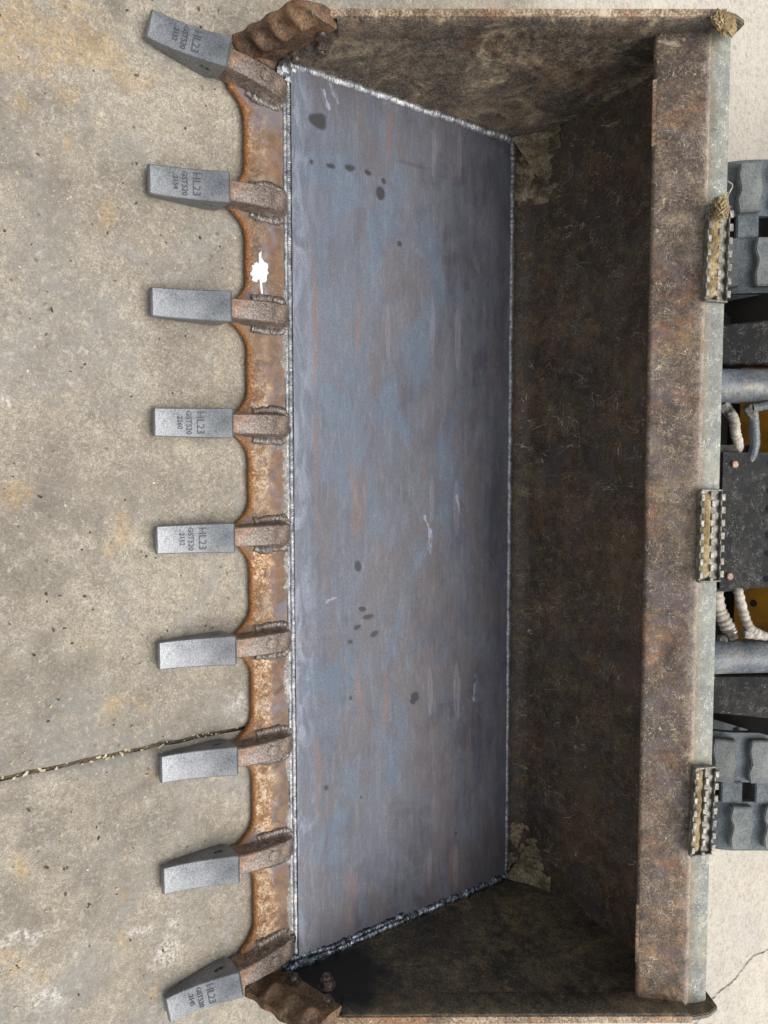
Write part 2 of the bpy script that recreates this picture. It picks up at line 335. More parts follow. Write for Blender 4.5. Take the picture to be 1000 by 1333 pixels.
MYEL = mat_simple('mustard_yellow_paint', '6e4a08', 'a3730f', 'b98518', 12, .5, 0, .15)
MDARK = mat_simple('dark_chassis_paint', '101010', '191817', '2a2620', 10, .7)
MCOP = mat_simple('rusty_bolt_head', '4d382c', '7d6253', 'a08a78', 90, .45, .4)
MJOINT = mat_simple('joint_dirt', '2a241c', '463d30', '6d604b', 60, .95, 0, 1.2, 250)
MDEBRIS = mat_simple('light_chips', '776a50', '9d9174', 'c4bca8', 60, .9)
MCRACK = mat_simple('crack_dirt', '3e372d', '5d5446', '7b705d', 60, .95)
MGRIND = mat_worn('ground_spatter_strip', '57534e', '7d7a74', 'a5a199', rust='6d5840', rust_amt=.7, fleck='d7d3ca', fleck_amt=.4, big=18, rough=(.5, .7), metal=.2)
MLET = mat_simple('cast_lettering_steel', '34363a', '414448', '54585c', 60, .6, .3)

# ------------------------------------------------------------------ ground: two concrete slabs and the joint between them
JX = .432
G_OCHRE = [(-0.933, -0.47, 0.08, 0.12), (0.607, -0.559, 0.02, 0.012), (0.723, -0.363, 0.01, 0.012), (0.335, -0.37, 0.02, 0.045), (0.785, -0.584, 0.015, 0.03), (0.835, -0.525, 0.015, 0.012), (-0.019, -0.369, 0.03, 0.02), (0.819, -0.373, 0.01, 0.01), (-0.098, -0.545, 0.02, 0.02), (0.492, -0.304, 0.012, 0.006), (-0.625, -0.369, 0.03, 0.02), (-0.737, -0.443, 0.012, 0.01), (0.951, -0.313, 0.01, 0.01), (1.72, 1.83, .03, .06), (1.66, 1.72, .015, .03)]
G_DARK = [(-0.95, -0.417, 0.02, 0.01), (-0.945, -0.39, 0.012, 0.02), (-1.02, -0.332, 0.015, 0.015), (-0.807, -0.489, 0.006, 0.006), (-0.796, -0.454, 0.006, 0.008), (-0.777, -0.39, 0.007, 0.008), (-0.829, -0.324, 0.005, 0.005), (-0.021, -0.398, 0.03, 0.01), (0.015, -0.428, 0.008, 0.008), (-0.097, -0.493, 0.04, 0.02), (-0.316, -0.24, 0.006, 0.01), (-0.32, -0.224, 0.004, 0.008), (0.588, -0.368, 0.09, 0.08), (0.532, -0.51, 0.07, 0.05), (0.541, -0.305, 0.05, 0.06), (0.251, -0.503, 0.05, 0.08), (-0.683, -0.528, 0.03, 0.03), (-0.898, -0.334, 0.02, 0.02), (-0.948, -0.289, 0.008, 0.012), (0.058, -0.537, 0.03, 0.1), (0.695, -0.43, 0.03, 0.05)]
G_WHITE = [(-0.265, -0.559, 0.02, 0.008), (0.383, -0.097, 0.02, 0.02), (0.877, -0.287, 0.015, 0.03), (0.825, -0.27, 0.012, 0.012), (0.807, -0.342, 0.01, 0.02), (0.744, -0.309, 0.01, 0.005), (0.75, -0.557, 0.012, 0.06), (0.784, -0.139, 0.02, 0.01), (0.895, -0.52, 0.02, 0.03), (0.994, -0.289, 0.02, 0.006), (1.7, 2.0, .2, .12)]
def slab(x0, x1, fx0, fx1, joint_side):
    def axis(a, b, fa, fb, st): return np.unique(np.round(np.concatenate([np.linspace(a, fa, 12), np.arange(fa, fb, st), np.linspace(fb, b, 12)]), 5))
    xs = axis(x0, x1, max(x0, fx0), min(x1, fx1), .008); ys = np.unique(np.round(np.concatenate([np.linspace(-15, -.8, 10), np.arange(-.8, .1, .008), np.arange(.1, 2.6, .03), np.linspace(2.6, 40, 20)]), 5))
    me, X, Y = grid_mesh('pavement', xs, ys, 0.)
    # rolled, chipped arris along the joint
    e = np.abs(X - JX); chip = .006 + .004 * smooth_noise(X, Y, 40, 2)
    Z = -np.clip((chip + .006 - e) / .012, 0, 1) ** 2 * .012 + .0015 * smooth_noise(X, Y, 5, 9) * (Y > -.8) * (Y < 1)
    co = np.stack([X, Y, Z], 1); me.vertices.foreach_set('co', co.astype(np.float32).ravel())
    jd = np.clip(1 - e / .03, 0, 1) * .6
    och = field(X, Y, G_OCHRE, .7, 60, .9, 1); dk = np.maximum(np.maximum(field(X, Y, G_DARK, .8, 40, 1.1, 2), jd), .5 * field(X, Y, [(.68, -.42, .26, .22), (.30, -.50, .10, .12), (-.05, -.47, .14, .1), (-.72, -.5, .1, .06)], .9, 14, 1.2, 8)); wh = field(X, Y, G_WHITE, .9, 50, 1.0, 3)
    set_attr(me, 'stain', np.stack([och, dk, wh, np.clip((Y - .7) / .25, 0, 1)], 1)); me.update()  # stains in RGB; alpha paints the rear ground as if more brightly lit
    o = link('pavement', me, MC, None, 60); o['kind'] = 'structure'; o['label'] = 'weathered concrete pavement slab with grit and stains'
    return o
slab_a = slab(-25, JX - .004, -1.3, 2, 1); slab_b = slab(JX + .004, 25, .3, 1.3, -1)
rows = []
for i in range(600):
    y = -3 + i * .01
    rows.append([(JX - .012, y, -.012), (JX - .004 + .002 * nz(y, 1, 0, 30), y, -.009 + .002 * nz(y, 0, 0, 60)), (JX + .004, y, -.0085 + .002 * nz(y, 3, 0, 50)), (JX + .012, y, -.012)])
jt = link('pavement_joint', loft('pavement_joint', rows), MJOINT, None, 60); jt['kind'] = 'structure'; jt['label'] = 'dirt filled joint between two concrete slabs'
cr = catmull([(2.05, 1.35, 0), (1.93, 1.60, 0), (1.895, 1.70, 0), (1.85, 1.80, 0), (1.842, 1.92, 0), (1.80, 2.05, 0), (1.812, 2.17, 0), (1.77, 2.4, 0)], 40)
rows = []
for i, p in enumerate(cr):
    wd = .0022 + .002 * nz(i, 2, 0, .13); k = .006 * nz(i, 0, 0, .21)
    rows.append([(p.x - wd + k, p.y, .003), (p.x + wd + k, p.y, .003)])
c_ = link('crack', loft('crack', rows), MCRACK, slab_b)
# chips and straw lying in the joint and on the slabs
def chips(name, spots, rmin, rmax, mat, label):
    bm = bmesh.new()
    for (x, y, z) in spots:
        r = random.uniform(rmin, rmax); mt = Matrix.Translation((x, y, z + r * .2)) @ Matrix.Rotation(random.uniform(0, 6), 4, 'Z') @ Matrix.Diagonal((random.uniform(.6, 2.4), 1, .5, 1))
        geo = bmesh.ops.create_icosphere(bm, subdivisions=1, radius=r, matrix=mt)
        for v in geo['verts']: v.co += Vector((random.uniform(-1, 1), random.uniform(-1, 1), random.uniform(-.5, .5))) * r * .3
    me = bpy.data.meshes.new(name); bm.to_mesh(me); bm.free(); o = link(name, me, mat); o['kind'] = 'stuff'; o['label'] = label; return o
chips('joint_debris', [(JX + random.gauss(0, .006), random.uniform(-.75, -.08), -.006) for _ in range(90)], .0012, .0035, MDEBRIS, 'pale grit and straw caught in the pavement joint')
chips('grit', [(random.uniform(-1.2, 1.2), random.uniform(-.7, -.1), 0) for _ in range(420)] + [(random.uniform(.98, 1.9), random.uniform(.9, 2.1), 0) for _ in range(60)], .0008, .0024, MDEBRIS, 'loose pale grit scattered on the concrete')
chips('dark_grit', [(random.uniform(-1.2, 1.2), random.uniform(-.7, -.1), 0) for _ in range(300)], .0008, .0028, MJOINT, 'loose dark grit scattered on the concrete')

# ------------------------------------------------------------------ bucket
B = empty('loader_bucket', 'wide rusty loader bucket with nine teeth and new steel floor plate', 'bucket')
W, L, Z0 = 1.0, .656, .046
TX = [.003 + .2345 * i for i in range(-4, 5)]; SPLAY = [-12.5] + [0] * 7 + [9.5]
# floor plate (fine sheet carrying its stains) + its body
OIL = [(-0.895, 0.07, 0.018, 0.022), (-0.803, 0.052, 0.005, 0.005), (-0.806, 0.1, 0.006, 0.012), (-0.814, 0.15, 0.007, 0.014), (-0.814, 0.2, 0.006, 0.01), (-0.803, 0.245, 0.007, 0.006), (-0.775, 0.234, 0.015, 0.014), (-0.669, 0.291, 0.006, 0.006), (0.089, 0.165, 0.013, 0.011), (0.192, 0.182, 0.006, 0.012), (0.212, 0.197, 0.006, 0.016), (0.233, 0.167, 0.006, 0.01), (0.256, 0.217, 0.008, 0.01), (0.267, 0.149, 0.006, 0.007), (0.431, 0.344, 0.013, 0.013), (0.442, .333, .008, .010), (0.4, 0.147, 0.006, 0.004), (0.598, 0.079, 0.006, 0.006), (0.821, 0.474, 0.004, 0.004), (0.646, 0.176, 0.003, 0.003)]
PALE = [(-0.465, 0.471, 0.075, 0.009), (-0.486, 0.39, 0.07, 0.006), (-0.039, 0.469, 0.07, 0.009), (-0.061, 0.389, 0.06, 0.006), (0.44, 0.472, 0.07, 0.01), (0.425, 0.385, 0.06, 0.007), (0.914, 0.472, 0.06, 0.008), (0.887, 0.387, 0.05, 0.006), (-0.899, 0.393, 0.06, 0.006), (-0.918, 0.473, 0.06, 0.007), (-0.463, 0.256, 0.06, 0.006)]
RUST = [(-0.912, 0.261, 0.07, 0.009), (-0.463, 0.17, 0.08, 0.007), (-0.049, 0.178, 0.07, 0.012), (-0.067, 0.157, 0.08, 0.009), (0.43, 0.25, 0.065, 0.008), (0.388, 0.172, 0.06, 0.008), (0.89, 0.464, 0.05, 0.012), (0.885, 0.142, 0.07, 0.015), (-0.46, 0.059, 0.16, 0.006), (-0.156, 0.06, 0.15, 0.006), (0.565, 0.06, 0.1, 0.008)]
PDARK = [(-0.642, 0.445, 0.1, 0.006), (-0.055, 0.605, 0.2, 0.022), (-.86, .33, .004, .05)]
BLUE = [(-.80, .10, .08, .05), (-.30, .27, .10, .035), (.08, .33, .10, .03), (.72, .10, .09, .04), (-.1, .44, .16, .03), (.5, .30, .08, .03), (-0.718, 0.245, 0.2, 0.05), (-0.385, 0.18, 0.12, 0.06), (-0.038, 0.217, 0.1, 0.025), (0.27, 0.255, 0.085, 0.045), (-0.156, 0.096, 0.15, 0.05), (-0.616, 0.099, 0.2, 0.03), (-0.531, 0.36, 0.2, 0.05), (0.598, 0.198, 0.1, 0.06), (0.373, 0.092, 0.1, 0.05)]
SCR = [(-0.019, 0.369, 0.035, 0.389), (0.016, 0.384, 0.063, 0.377), (0.035, 0.391, 0.074, 0.384), (-0.068, 0.469, -0.019, 0.484), (0.164, 0.082, 0.158, 0.11), (-0.98, 0.101, -0.945, 0.121), (-0.962, 0.082, -0.93, 0.097), (0.41, 0.535, 0.472, 0.533)]
me, X, Y = grid_mesh('floor_plate', np.arange(-W, W + .001, .003), np.arange(.004, L + .001, .003), Z0)
oil = field(X, Y, OIL, .26, 75, .3, 1); blue = np.clip(field(X, Y, BLUE, .9, 20, .45, 2), 0, 1) * .55
blue = np.maximum(blue, .25 * np.clip(1.3 - Y / .3, 0, 1)); rust = field(X, Y, RUST, .5, 40, .8, 3) * .55; pale = field(X, Y, PALE, .15, 40, .3, 4); pale = np.clip(pale - .55 * field(X, Y, [(a, b, c * .93, d * .6) for a, b, c, d in PALE], .15, 40, .3, 4), 0, 1)
scr = np.zeros_like(X)
for (x0, y0, x1, y1) in SCR:
    t = np.clip(((X - x0) * (x1 - x0) + (Y - y0) * (y1 - y0)) / ((x1 - x0) ** 2 + (y1 - y0) ** 2), 0, 1)
    d = np.hypot(X - x0 - t * (x1 - x0), Y - y0 - t * (y1 - y0)) + .002 * smooth_noise(X, Y, 160, 4)
    scr = np.maximum(scr, np.clip(1.4 - d / .003, 0, 1))
pdk = field(X, Y, PDARK, .3, 30, .5, 6) * .6
lay = np.clip(1 - Y / .06, 0, 1) ** .7 + np.clip(scr * 2, 0, 1.4)
lay = np.where(scr > .3, 1.6, lay)
set_attr(me, 'stain', np.stack([oil, blue, rust, pale], 1)); set_attr(me, 'stain2', np.stack([pdk, lay, lay * 0, lay * 0 + 1], 1))
Zp = Z0 + .0012 * smooth_noise(X, Y, 6, 3); me.vertices.foreach_set('co', np.stack([X, Y, Zp], 1).astype(np.float32).ravel()); me.update()
fp = link('floor_plate', me, MP, B, 60); fp['label'] = 'new blue grey steel floor plate with dark oil spots'
link('floor_base', box('floor_base', (-1.0, .004, .006), (1.0, .66, .0435)), MBACK, B)
# cutting edge with scallops between the shanks
def yfront(x):
    d = min(abs(x - (t + (0 if abs(k - 4) < 4 else math.copysign(.012, k - 4)))) for k, t in enumerate(TX)); e = max(0., 1 - max(0., d - .022) / .056)
    return -.091 - .034 * e ** 2.2 + .0012 * nz(x, 0, 0, 22)
rows = []; st = []
for i in range(1021):
    x = -1.02 + i * .002; yf = yfront(x); r = []
    prof = [(.018, .005), (.018, .0365)] + [(y, .0365 + .0006 * nz(x, y, 0, 30)) for y in (.01, -.005, -.02, -.035, -.048)] + [(-.056, .036), (-.062, .034)]
    for k in range(1, 6): f = k / 5; prof.append((-.062 + (yf + .003 + .062) * f, .034 - .013 * f + .0008 * nz(x, f, 3, 45)))
    prof += [(yf, .018), (yf - .0005, .012), (yf + .002, .006), (-.05, .005)]
    for (y, z) in prof: r.append((x, y, z))
    rows.append(r)
    sp = 0.
    for (y, z) in prof:
        zo = max(0., min(1., (yf + .016 - y) / .012 + .5 * nz(x, y, 1, 40))); wb = max(0., min(1., (-.046 + .012 * nz(x, y, 8, 50) - y) / .010)) * (1. if y > -.087 else 0.)
        wb *= (.62 + .6 * nz(x, 2, 0, 9)) * max(.22, min(.85, (x + .6) / .7)); br = max(0., 1 - abs(y - .004) / .012) * (.2 + .8 * max(0, nz(x, 5, 0, 14) + .3))
        wp = 0.
        st.append((zo, max(0., min(1., wb)), min(1., br), wp))
me = loft('cutting_edge', rows, True, True); set_attr(me, 'stain', st)
ce = link('cutting_edge', me, ME, B, 50); ce['label'] = 'rusty scalloped cutting edge with worn orange bevel'
MWHITE = mat_simple('white_paint', 'b4b9bb', 'c9ced0', 'd6dadc', 60, .5)
def edge_z(y): return .0372 if y > -.056 else .0372 - (.0365 - .021) * min(1, (-.056 - y) / .036)
rows = []
for i in range(121):
    t = 2 * math.pi * i / 120; k = 1 + .55 * nz(math.cos(t), math.sin(t), 1, 1.7) + .3 * nz(math.cos(t), math.sin(t), 4, 3.2) + .12 * nz(math.cos(t), math.sin(t), 7, 9); k = max(k, .35)
    if abs(t - 3.1) < .13: k += .55
    if abs(t - .15) < .10: k += .7
    pr = []
    for q in range(7):
        f = q / 6; px_, py_ = -.556 + .026 * k * f * math.cos(t), -.067 + .0165 * k * f * math.sin(t); pr.append((px_, py_, edge_z(py_) + (.0009 if q < 6 else -.0004)))
    rows.append(pr)
sp_ = link('paint_splat', loft('paint_splat', rows), MWHITE, B, 60); sp_['label'] = 'white paint splat on the cutting edge'
# grey ground strip in front of the long weld
for (xa, xb) in [(-.55, -.30), (-.29, .16), (.18, .42), (.44, .97)]:
    rows = []
    n = int((xb - xa) / .003)
    for i in range(n + 1):
        x = xa + (xb - xa) * i / n; e = min(1, i / 12, (n - i) / 12)
        wd = max(.002, .015 + .014 * nz(x, 1, 0, 11) + .009 * nz(x, 3, 0, 37) + .006 * nz(x, 3, 0, 110)) * e
        rows.append([(x, .004, .0385), (x, .001 - wd * .4, .0395 + .001 * nz(x, 0, 2, 80)), (x, -.001 - wd * .8, .0388 + .0012 * nz(x, 7, 2, 80)), (x, -.002 - wd, .0362)])
    link('ground_strip', loft('ground_strip', rows), MGRIND, B, 60)
# welds round the plate
weld('weld_bead', [(-.985, .0015, .040), (.985, .0015, .040)], .0068, MW, B, seed=1)
weld('weld_bead', [(-.94, -.0065, .0375), (.97, -.0065, .0375)], .0052, MW, B, seed=2, pitch=.004, rough=.35)
weld('weld_bead', [(-.99, L + .002, Z0), (.99, L + .002, Z0)], .0075, MW, B, seed=3, rough=.3)
weld('weld_bead', [(-.993, -.015, .044), (-.993, L, Z0)], .0105, MW, B, up=Vector((.5, 0, .86)), seed=4, pitch=.0065, rough=.25)
weld('weld_bead', [(.993, -.03, .044), (.993, L, Z0)], .0115, MWD, B, up=Vector((-.5, 0, .86)), seed=5, pitch=.006, rough=.5)
weld('weld_bead', [(.975, -.035, .042), (.985, .10, .047), (.984, .30, .046)], .009, MWD, B, seed=6, pitch=.006, rough=.6)
for k, (x, y, r) in enumerate([(-.985, -.008, .018), (-.975, -.018, .012), (-.965, -.002, .011), (-.99, .012, .013)]):
    o = blob('weld_lump', (x, y, .044), (r, r * .9, r * .5), k * 3.1, MW, .35, 3, 3); o.parent = B
for k, (x, y, r) in enumerate([(.97, -.03, .016), (.955, -.045, .014), (.985, -.02, .014), (.93, -.01, .010), (.94, -.06, .012)]):
    o = blob('weld_lump', (x, y, .042), (r, r, r * .55), 20 + k * 2.7, MWD, .6, 3, 3); o.parent = B
# side plates (leaning slightly outwards)
def flare(me, sx):
    for v in me.vertices: v.co.x += sx * min(.013, .09 * max(0, v.co.z - .05))
def side(sx, mat, lab):
    out = [(-.035, .006), (-.035, .075), (.0, .214), (.615, .640), (.655, .657), (.690, .655), (.722, .60), (.722, .09), (.66, .006)]
    me = prism('side_plate', out, sx * 1.0, sx * 1.011, 'X', .002); flare(me, sx)
    o = link('side_plate', me, mat, B, 30); o['label'] = lab
    d = Vector((.615, .426)).normalized(); nrm = Vector((d.y, -d.x)); a = Vector((.012, .222)); b = Vector((.612, .637)); rows = []
    n = 120
    for i in range(n + 1):
        p = a.lerp(b, i / n); wv = .0012 * nz(p.x, sx, 0, 14); wdt = .066 + .004 * nz(p.x, 4, sx, 6)
        pr = [(0, 1.0), (-.001, 1.0 - .007), (.002, 1.0 - .009), (wdt - .006, 1 - .0085), (wdt, 1 - .006), (wdt + .004, 1.002)]
        rows.append([(sx * (xx + wv), p.x + nrm.x * q, p.y + nrm.y * q) for q, xx in pr])
    rb = loft('rim_bar', rows); flare(rb, sx); link('rim_bar', rb, mat, B, 35)
    return o
side(-1, MSIDE_A, 'left side plate streaked with brown and tan dirt'); side(1, MSIDE_B, 'right side plate blackened near the bolts')
# worn bare rim edges
MRIM = mat_worn('worn_rim_steel', '4a3a2b', '79644d', 'b3a48e', rust='925a28', rust_amt=.6, fleck='e0d8c8', fleck_amt=.5, big=10)
for sx in (-1, 1):
    rows = []
    for i in range(101):
        p = Vector((.002, .2152)).lerp(Vector((.617, .6412)), i / 100); k = .001 * nz(p.x, sx, 0, 40)
        rows.append([(sx * (.9965), p.x + .001, p.y - .0015), (sx * .9975, p.x - .002, p.y + .0025 + k), (sx * 1.0115, p.x - .002, p.y + .0025 + k), (sx * 1.0135, p.x + .001, p.y - .002)])
    re_ = loft('rim_edge', rows); flare(re_, sx); link('rim_edge', re_, MRIM, B, 40)
# back plate with its heel curve
prof = [(.640, .0400), (.66, .0415)]
for a in range(0, 91, 9): prof.append((.66 + .044 * math.sin(math.radians(a)), .0855 - .044 * math.cos(math.radians(a))))
prof += [(.706, .13), (.708, .18), (.709, .24), (.708, .30), (.706, .36), (.702, .42), (.697, .47), (.692, .53), (.690, .58)]
rows = []
for i in range(401):
    x = (-1.0 + i * .005) * 1.012
    rows.append([(x, y + .0022 * nz(x, z, 0, 5) * min(1, (z - .04) * 12), z) for y, z in prof] + [(x, y + .012, z - (.012 if z < .06 else 0)) for y, z in prof[::-1]])
bp = link('back_plate', loft('back_plate', rows, True, True), MBACK, B, 40); bp['label'] = 'dark scuffed curved back plate'
# top beam
prof = []
def arc(cx, cy, r, a0, a1, n):
    return [(cx + r * math.cos(math.radians(a0 + (a1 - a0) * k / n)), cy + r * math.sin(math.radians(a0 + (a1 - a0) * k / n))) for k in range(n + 1)]
prof += [(.688, .470)] + arc(.5735, .5415, .0085, 236, 132, 6)
p0, p1 = prof[-1], arc(.639, .603, .012, 132, 70, 6)[0]
prof += [(p0[0] + (p1[0] - p0[0]) * k / 9, p0[1] + (p1[1] - p0[1]) * k / 9) for k in range(1, 9)]
prof += arc(.639, .603, .012, 132, 70, 6) + [(.676, .625), (.684, .618), (.688, .56)]
rows = []
for i in range(501):
    x = -1.012 + i * (2.024 / 500); r = []
    for (y, z) in prof:
        k = .0012 * nz(x, y, z, 6) + .0005 * nz(x, y, z, 40)
        k -= .006 * math.exp(-((x - .245) / .03) ** 2 - ((y - .588) / .012) ** 2)
        r.append((x, y - .7 * k if z < .66 else y, z + .7 * k))
    rows.append(r)
tb = link('top_beam', loft('top_beam', rows, True, True), MBEAM, B, 38); tb['label'] = 'scuffed rusty sloping top beam'
rows = []
for i in range(401):
    x = -1.011 + i * (2.022 / 400); k = .0008 * nz(x, 1, 0, 12); f = .004 * nz(x, 4, 0, 14) + .002 * nz(x, 4, 0, 70)
    rows.append([(x, .640 + f, .612), (x, .648 + f, .6195 + k), (x, .681, .632 + k), (x, .684, .6305 + k), (x, .684, .600), (x, .66, .600)])
ts = link('top_strip', loft('top_strip', rows, True, True), MSTRIP, B, 35); ts['label'] = 'scratched pale grey strip along the back of the top beam'
# lip chips welded under the beam front edge
for (xa, xb) in [(-.92, -.79), (.80, .93)]:
    link('lip_stop', prism('lip_stop', [(.562, .5385), (.5645, .536), (.569, .5415), (.566, .546)], xa, xb, 'X', .001), MRIM, B)
# corner gussets
for sx in (-1, 1):
    A, Bp, C = Vector((sx * .895, .703, .092)), Vector((sx * 1.0, .650, .047)), Vector((sx * 1.0, .708, .150)); n = 22; V = []; F = []; idx = {}
    for i in range(n + 1):
        for j in range(n + 1 - i):
            u, v = i / n, j / n; p = A * (1 - u - v) + Bp * u + C * v; e = min(u, v, 1 - u - v) * 3
            inward = Vector((-sx * .5, -.6, .6)); p = p - inward * .022 * e * (1 - .35 * e) + inward * (.006 * nz(p.x, p.y, p.z, 40) + .004 * nz(p.x, p.y, p.z, 110))
            idx[i, j] = len(V); V.append(p)
    for i in range(n):
        for j in range(n - i):
            F.append((idx[i, j], idx[i + 1, j], idx[i, j + 1]))
            if j < n - i - 1: F.append((idx[i + 1, j], idx[i + 1, j + 1], idx[i, j + 1]))
    g_ = link('corner_gusset', mesh_of('corner_gusset', V, F), MGUS, B, 60); g_['label'] = 'dirt caked triangular corner gusset'
# caked dirt following the heel in both corners; its rim sinks into the plate
for sx, ln_ in ((-1, .26), (1, .16)):
    rows = []
    for i in range(61):
        f = i / 60; x = sx * (1.008 - ln_ * f); e = (1 - f) ** .7; r = []
        for j in range(16):
            a = math.radians(-8 + 98 * min(1, j / 10)); up_ = max(0, j - 10) * .016
            y, z = .66 + .044 * math.sin(a), .0855 - .044 * math.cos(a) + up_; n_ = Vector((-math.sin(a), math.cos(a)))
            q = math.sin(math.pi * j / 15) ** .5; h = .013 * e * q + .016 * nz(x, y + z, 2 + sx, 17) + .007 * nz(x, y + z, 5, 60) + .004 * nz(x, y + z, 9, 140) - .009 + .006 * e
            r.append((x, y + n_.x * h, z + n_.y * h))
        rows.append(r)
    cd = link('caked_dirt', loft('caked_dirt', rows), MGUS, B, 60)
# shanks
def shank_mesh():
    stn = [(.027, .014, .024, .036, .0375), (.022, .018, .031, .047, .034), (.010, .0205, .034, .058, .034), (-.01, .0215, .035, .064, .033), (-.035, .0215, .033, .067, .028), (-.060, .021, .029, .067, .016), (-.085, .0205, .0235, .066, .012), (-.105, .020, .022, .063, .012), (-.140, .018, .018, .052, .016)]
    rows = []
    for (y, wt_, wb, zt, zb) in stn:
        h = zt - zb; k = .35
        half = [(wb, zb), (wb * .35 + wt_ * .65, zb + h * k), (wt_ + .0006, zt - h * .35), (wt_, zt - .0022), (wt_ - .0022, zt), (wt_ * .4, zt)]
        rows.append([(a, y, b) for a, b in half] + [(-a, y, b) for a, b in half[::-1]])
    return loft('shank', rows, True, True)
sh_me = shank_mesh(); sh_me.materials.append(MSHANK); smooth_mesh(sh_me, 24)
sw_pts = [(-.029, -.056), (-.0335, -.03), (-.0335, .003), (-.028, .018), (-.012, .0235), (.012, .0235), (.028, .018), (.0335, .003), (.0335, -.03), (.029, -.056)]
MSW = mat_worn('smeared_shank_weld', '3b332e', '5c5550', '8c8883', rust='7a4c24', rust_amt=.5, fleck='d5d0c6', fleck_amt=.3, big=16, rough=(.35, .55), metal=.5)
# teeth
def ttop(f): return .030 + .046 * (1 - f) ** 1.55
def tooth_mesh():
    n = 18; rows = []; T = .142
    for i in range(n + 1):
        f = i / n; y = -T * f
        top = ttop(f); bot = .004 + .010 * f ** 3
        if f < .12: bot += .010 * (1 - f / .12)
        hw = .0305 - .0025 * f; hb = hw - .001
        b = .0016; rows.append([(-hb, y, bot), (-hw, y, top - b), (-hw + b, y, top), (hw - b, y, top), (hw, y, top - b), (hb, y, bot)])
    # rear chamfer and nose rounding
    rows.insert(0, [(x * .95, .0046, z - (.0032 if z > .05 else -.002)) for x, y, z in rows[0]])
    rows.append([(x * .985, y - .0025, z * .6 + .0085) for x, y, z in rows[-1]])
    return loft('tooth', rows, True, True)
def boolean(me, cut):
    a = bpy.data.objects.new('a', me); c = bpy.data.objects.new('c', cut); COL.objects.link(a); COL.objects.link(c)
    m = a.modifiers.new('b', 'BOOLEAN'); m.object = c; m.solver = 'EXACT'; m.operation = 'DIFFERENCE'
    r = bpy.data.meshes.new_from_object(a.evaluated_get(bpy.context.evaluated_depsgraph_get()))
    bpy.data.objects.remove(a); bpy.data.objects.remove(c); return r
hole = [(-.027 + .0105 * math.cos(t), .033 + .0055 * math.sin(t)) for t in [2 * math.pi * k / 20 for k in range(20)]]
pocket = box('p', (-.0225, -.012, .016), (.0225, .02, .0645)); tm = boolean(tooth_mesh(), pocket)
tm = boolean(tm, prism('h', hole, -.06, .06, 'X')); tm.name = 'tooth'; tm.materials.clear(); tm.materials.append(MT); smooth_mesh(tm, 28)
pin_me = tube('pin', [(-.0265, -.027, .033), (.0265, -.027, .033)], .0052, 12); pin_me.materials.append(MNUT); smooth_mesh(pin_me, 40)
def text_mesh(body, size):
    c = bpy.data.curves.new('t', 'FONT'); c.body = body; c.size = size; c.align_x = 'CENTER'; c.extrude = .0006; c.offset = .00022; c.resolution_u = 3
    o = bpy.data.objects.new('t', c); COL.objects.link(o); bpy.context.view_layer.update()
    m = bpy.data.meshes.new_from_object(o.evaluated_get(bpy.context.evaluated_depsgraph_get())); bpy.data.objects.remove(o); return m
def lettering(lines):
    bm = bmesh.new()
    for body, size, f in lines:
        m = text_mesh(body, size); z = ttop(f); slope = math.atan2(ttop(f - .05) - ttop(f + .05), .1 * .142)
        m.transform(Matrix.Translation((0, -.142 * f, z + .0004)) @ Matrix.Rotation(slope, 4, 'X')); bm.from_mesh(m)
    me = bpy.data.meshes.new('lettering'); bm.to_mesh(me); bm.free(); me.materials.append(MLET); return me
LET = {0: '2152', 1: '2154', 3: '2260', 4: '2152', 8: '2145'}
for k, x in enumerate(TX):
    a = math.radians(SPLAY[k]); base = Matrix.Translation((x, -.030, 0)) @ Matrix.Rotation(a, 4, 'Z')
    s = link('shank', sh_me, None, B); s.matrix_world = base
    if k == 0: s['label'] = 'shank splayed outwards at the left end'
    wp = catmull([(px_, py_, .0355 if py_ > -.04 else .030) for px_, py_ in sw_pts], 6)
    wl = weld('shank_weld', wp, .0088, MSW, s, seed=30 + k, pitch=.008, rough=.55, amp=.15)
    if k in (0, 5, 6, 7, 8):
        pad = [(.0125 * math.cos(t), .0125 * math.sin(t) - (.036)) for t in [2 * math.pi * q / 18 for q in range(18)]]
        link('round_pad', prism('round_pad', pad, .062, .0688, 'Z', .0012), MSHANK, s, 40)
    t = link('tooth', tm, None, B); t.matrix_world = base @ Matrix.Translation((0, -.123, 0))
    t['label'] = 'grey cast tooth with raised letters' if k in LET else 'smooth grey cast tooth without lettering'
    p = link('pin', pin_me, None, t)
    if k in LET:
        link('lettering', lettering([('HL23', .0215, .45), ('GST520', .0145, .585), (LET[k], .0135, .70)]), None, t)
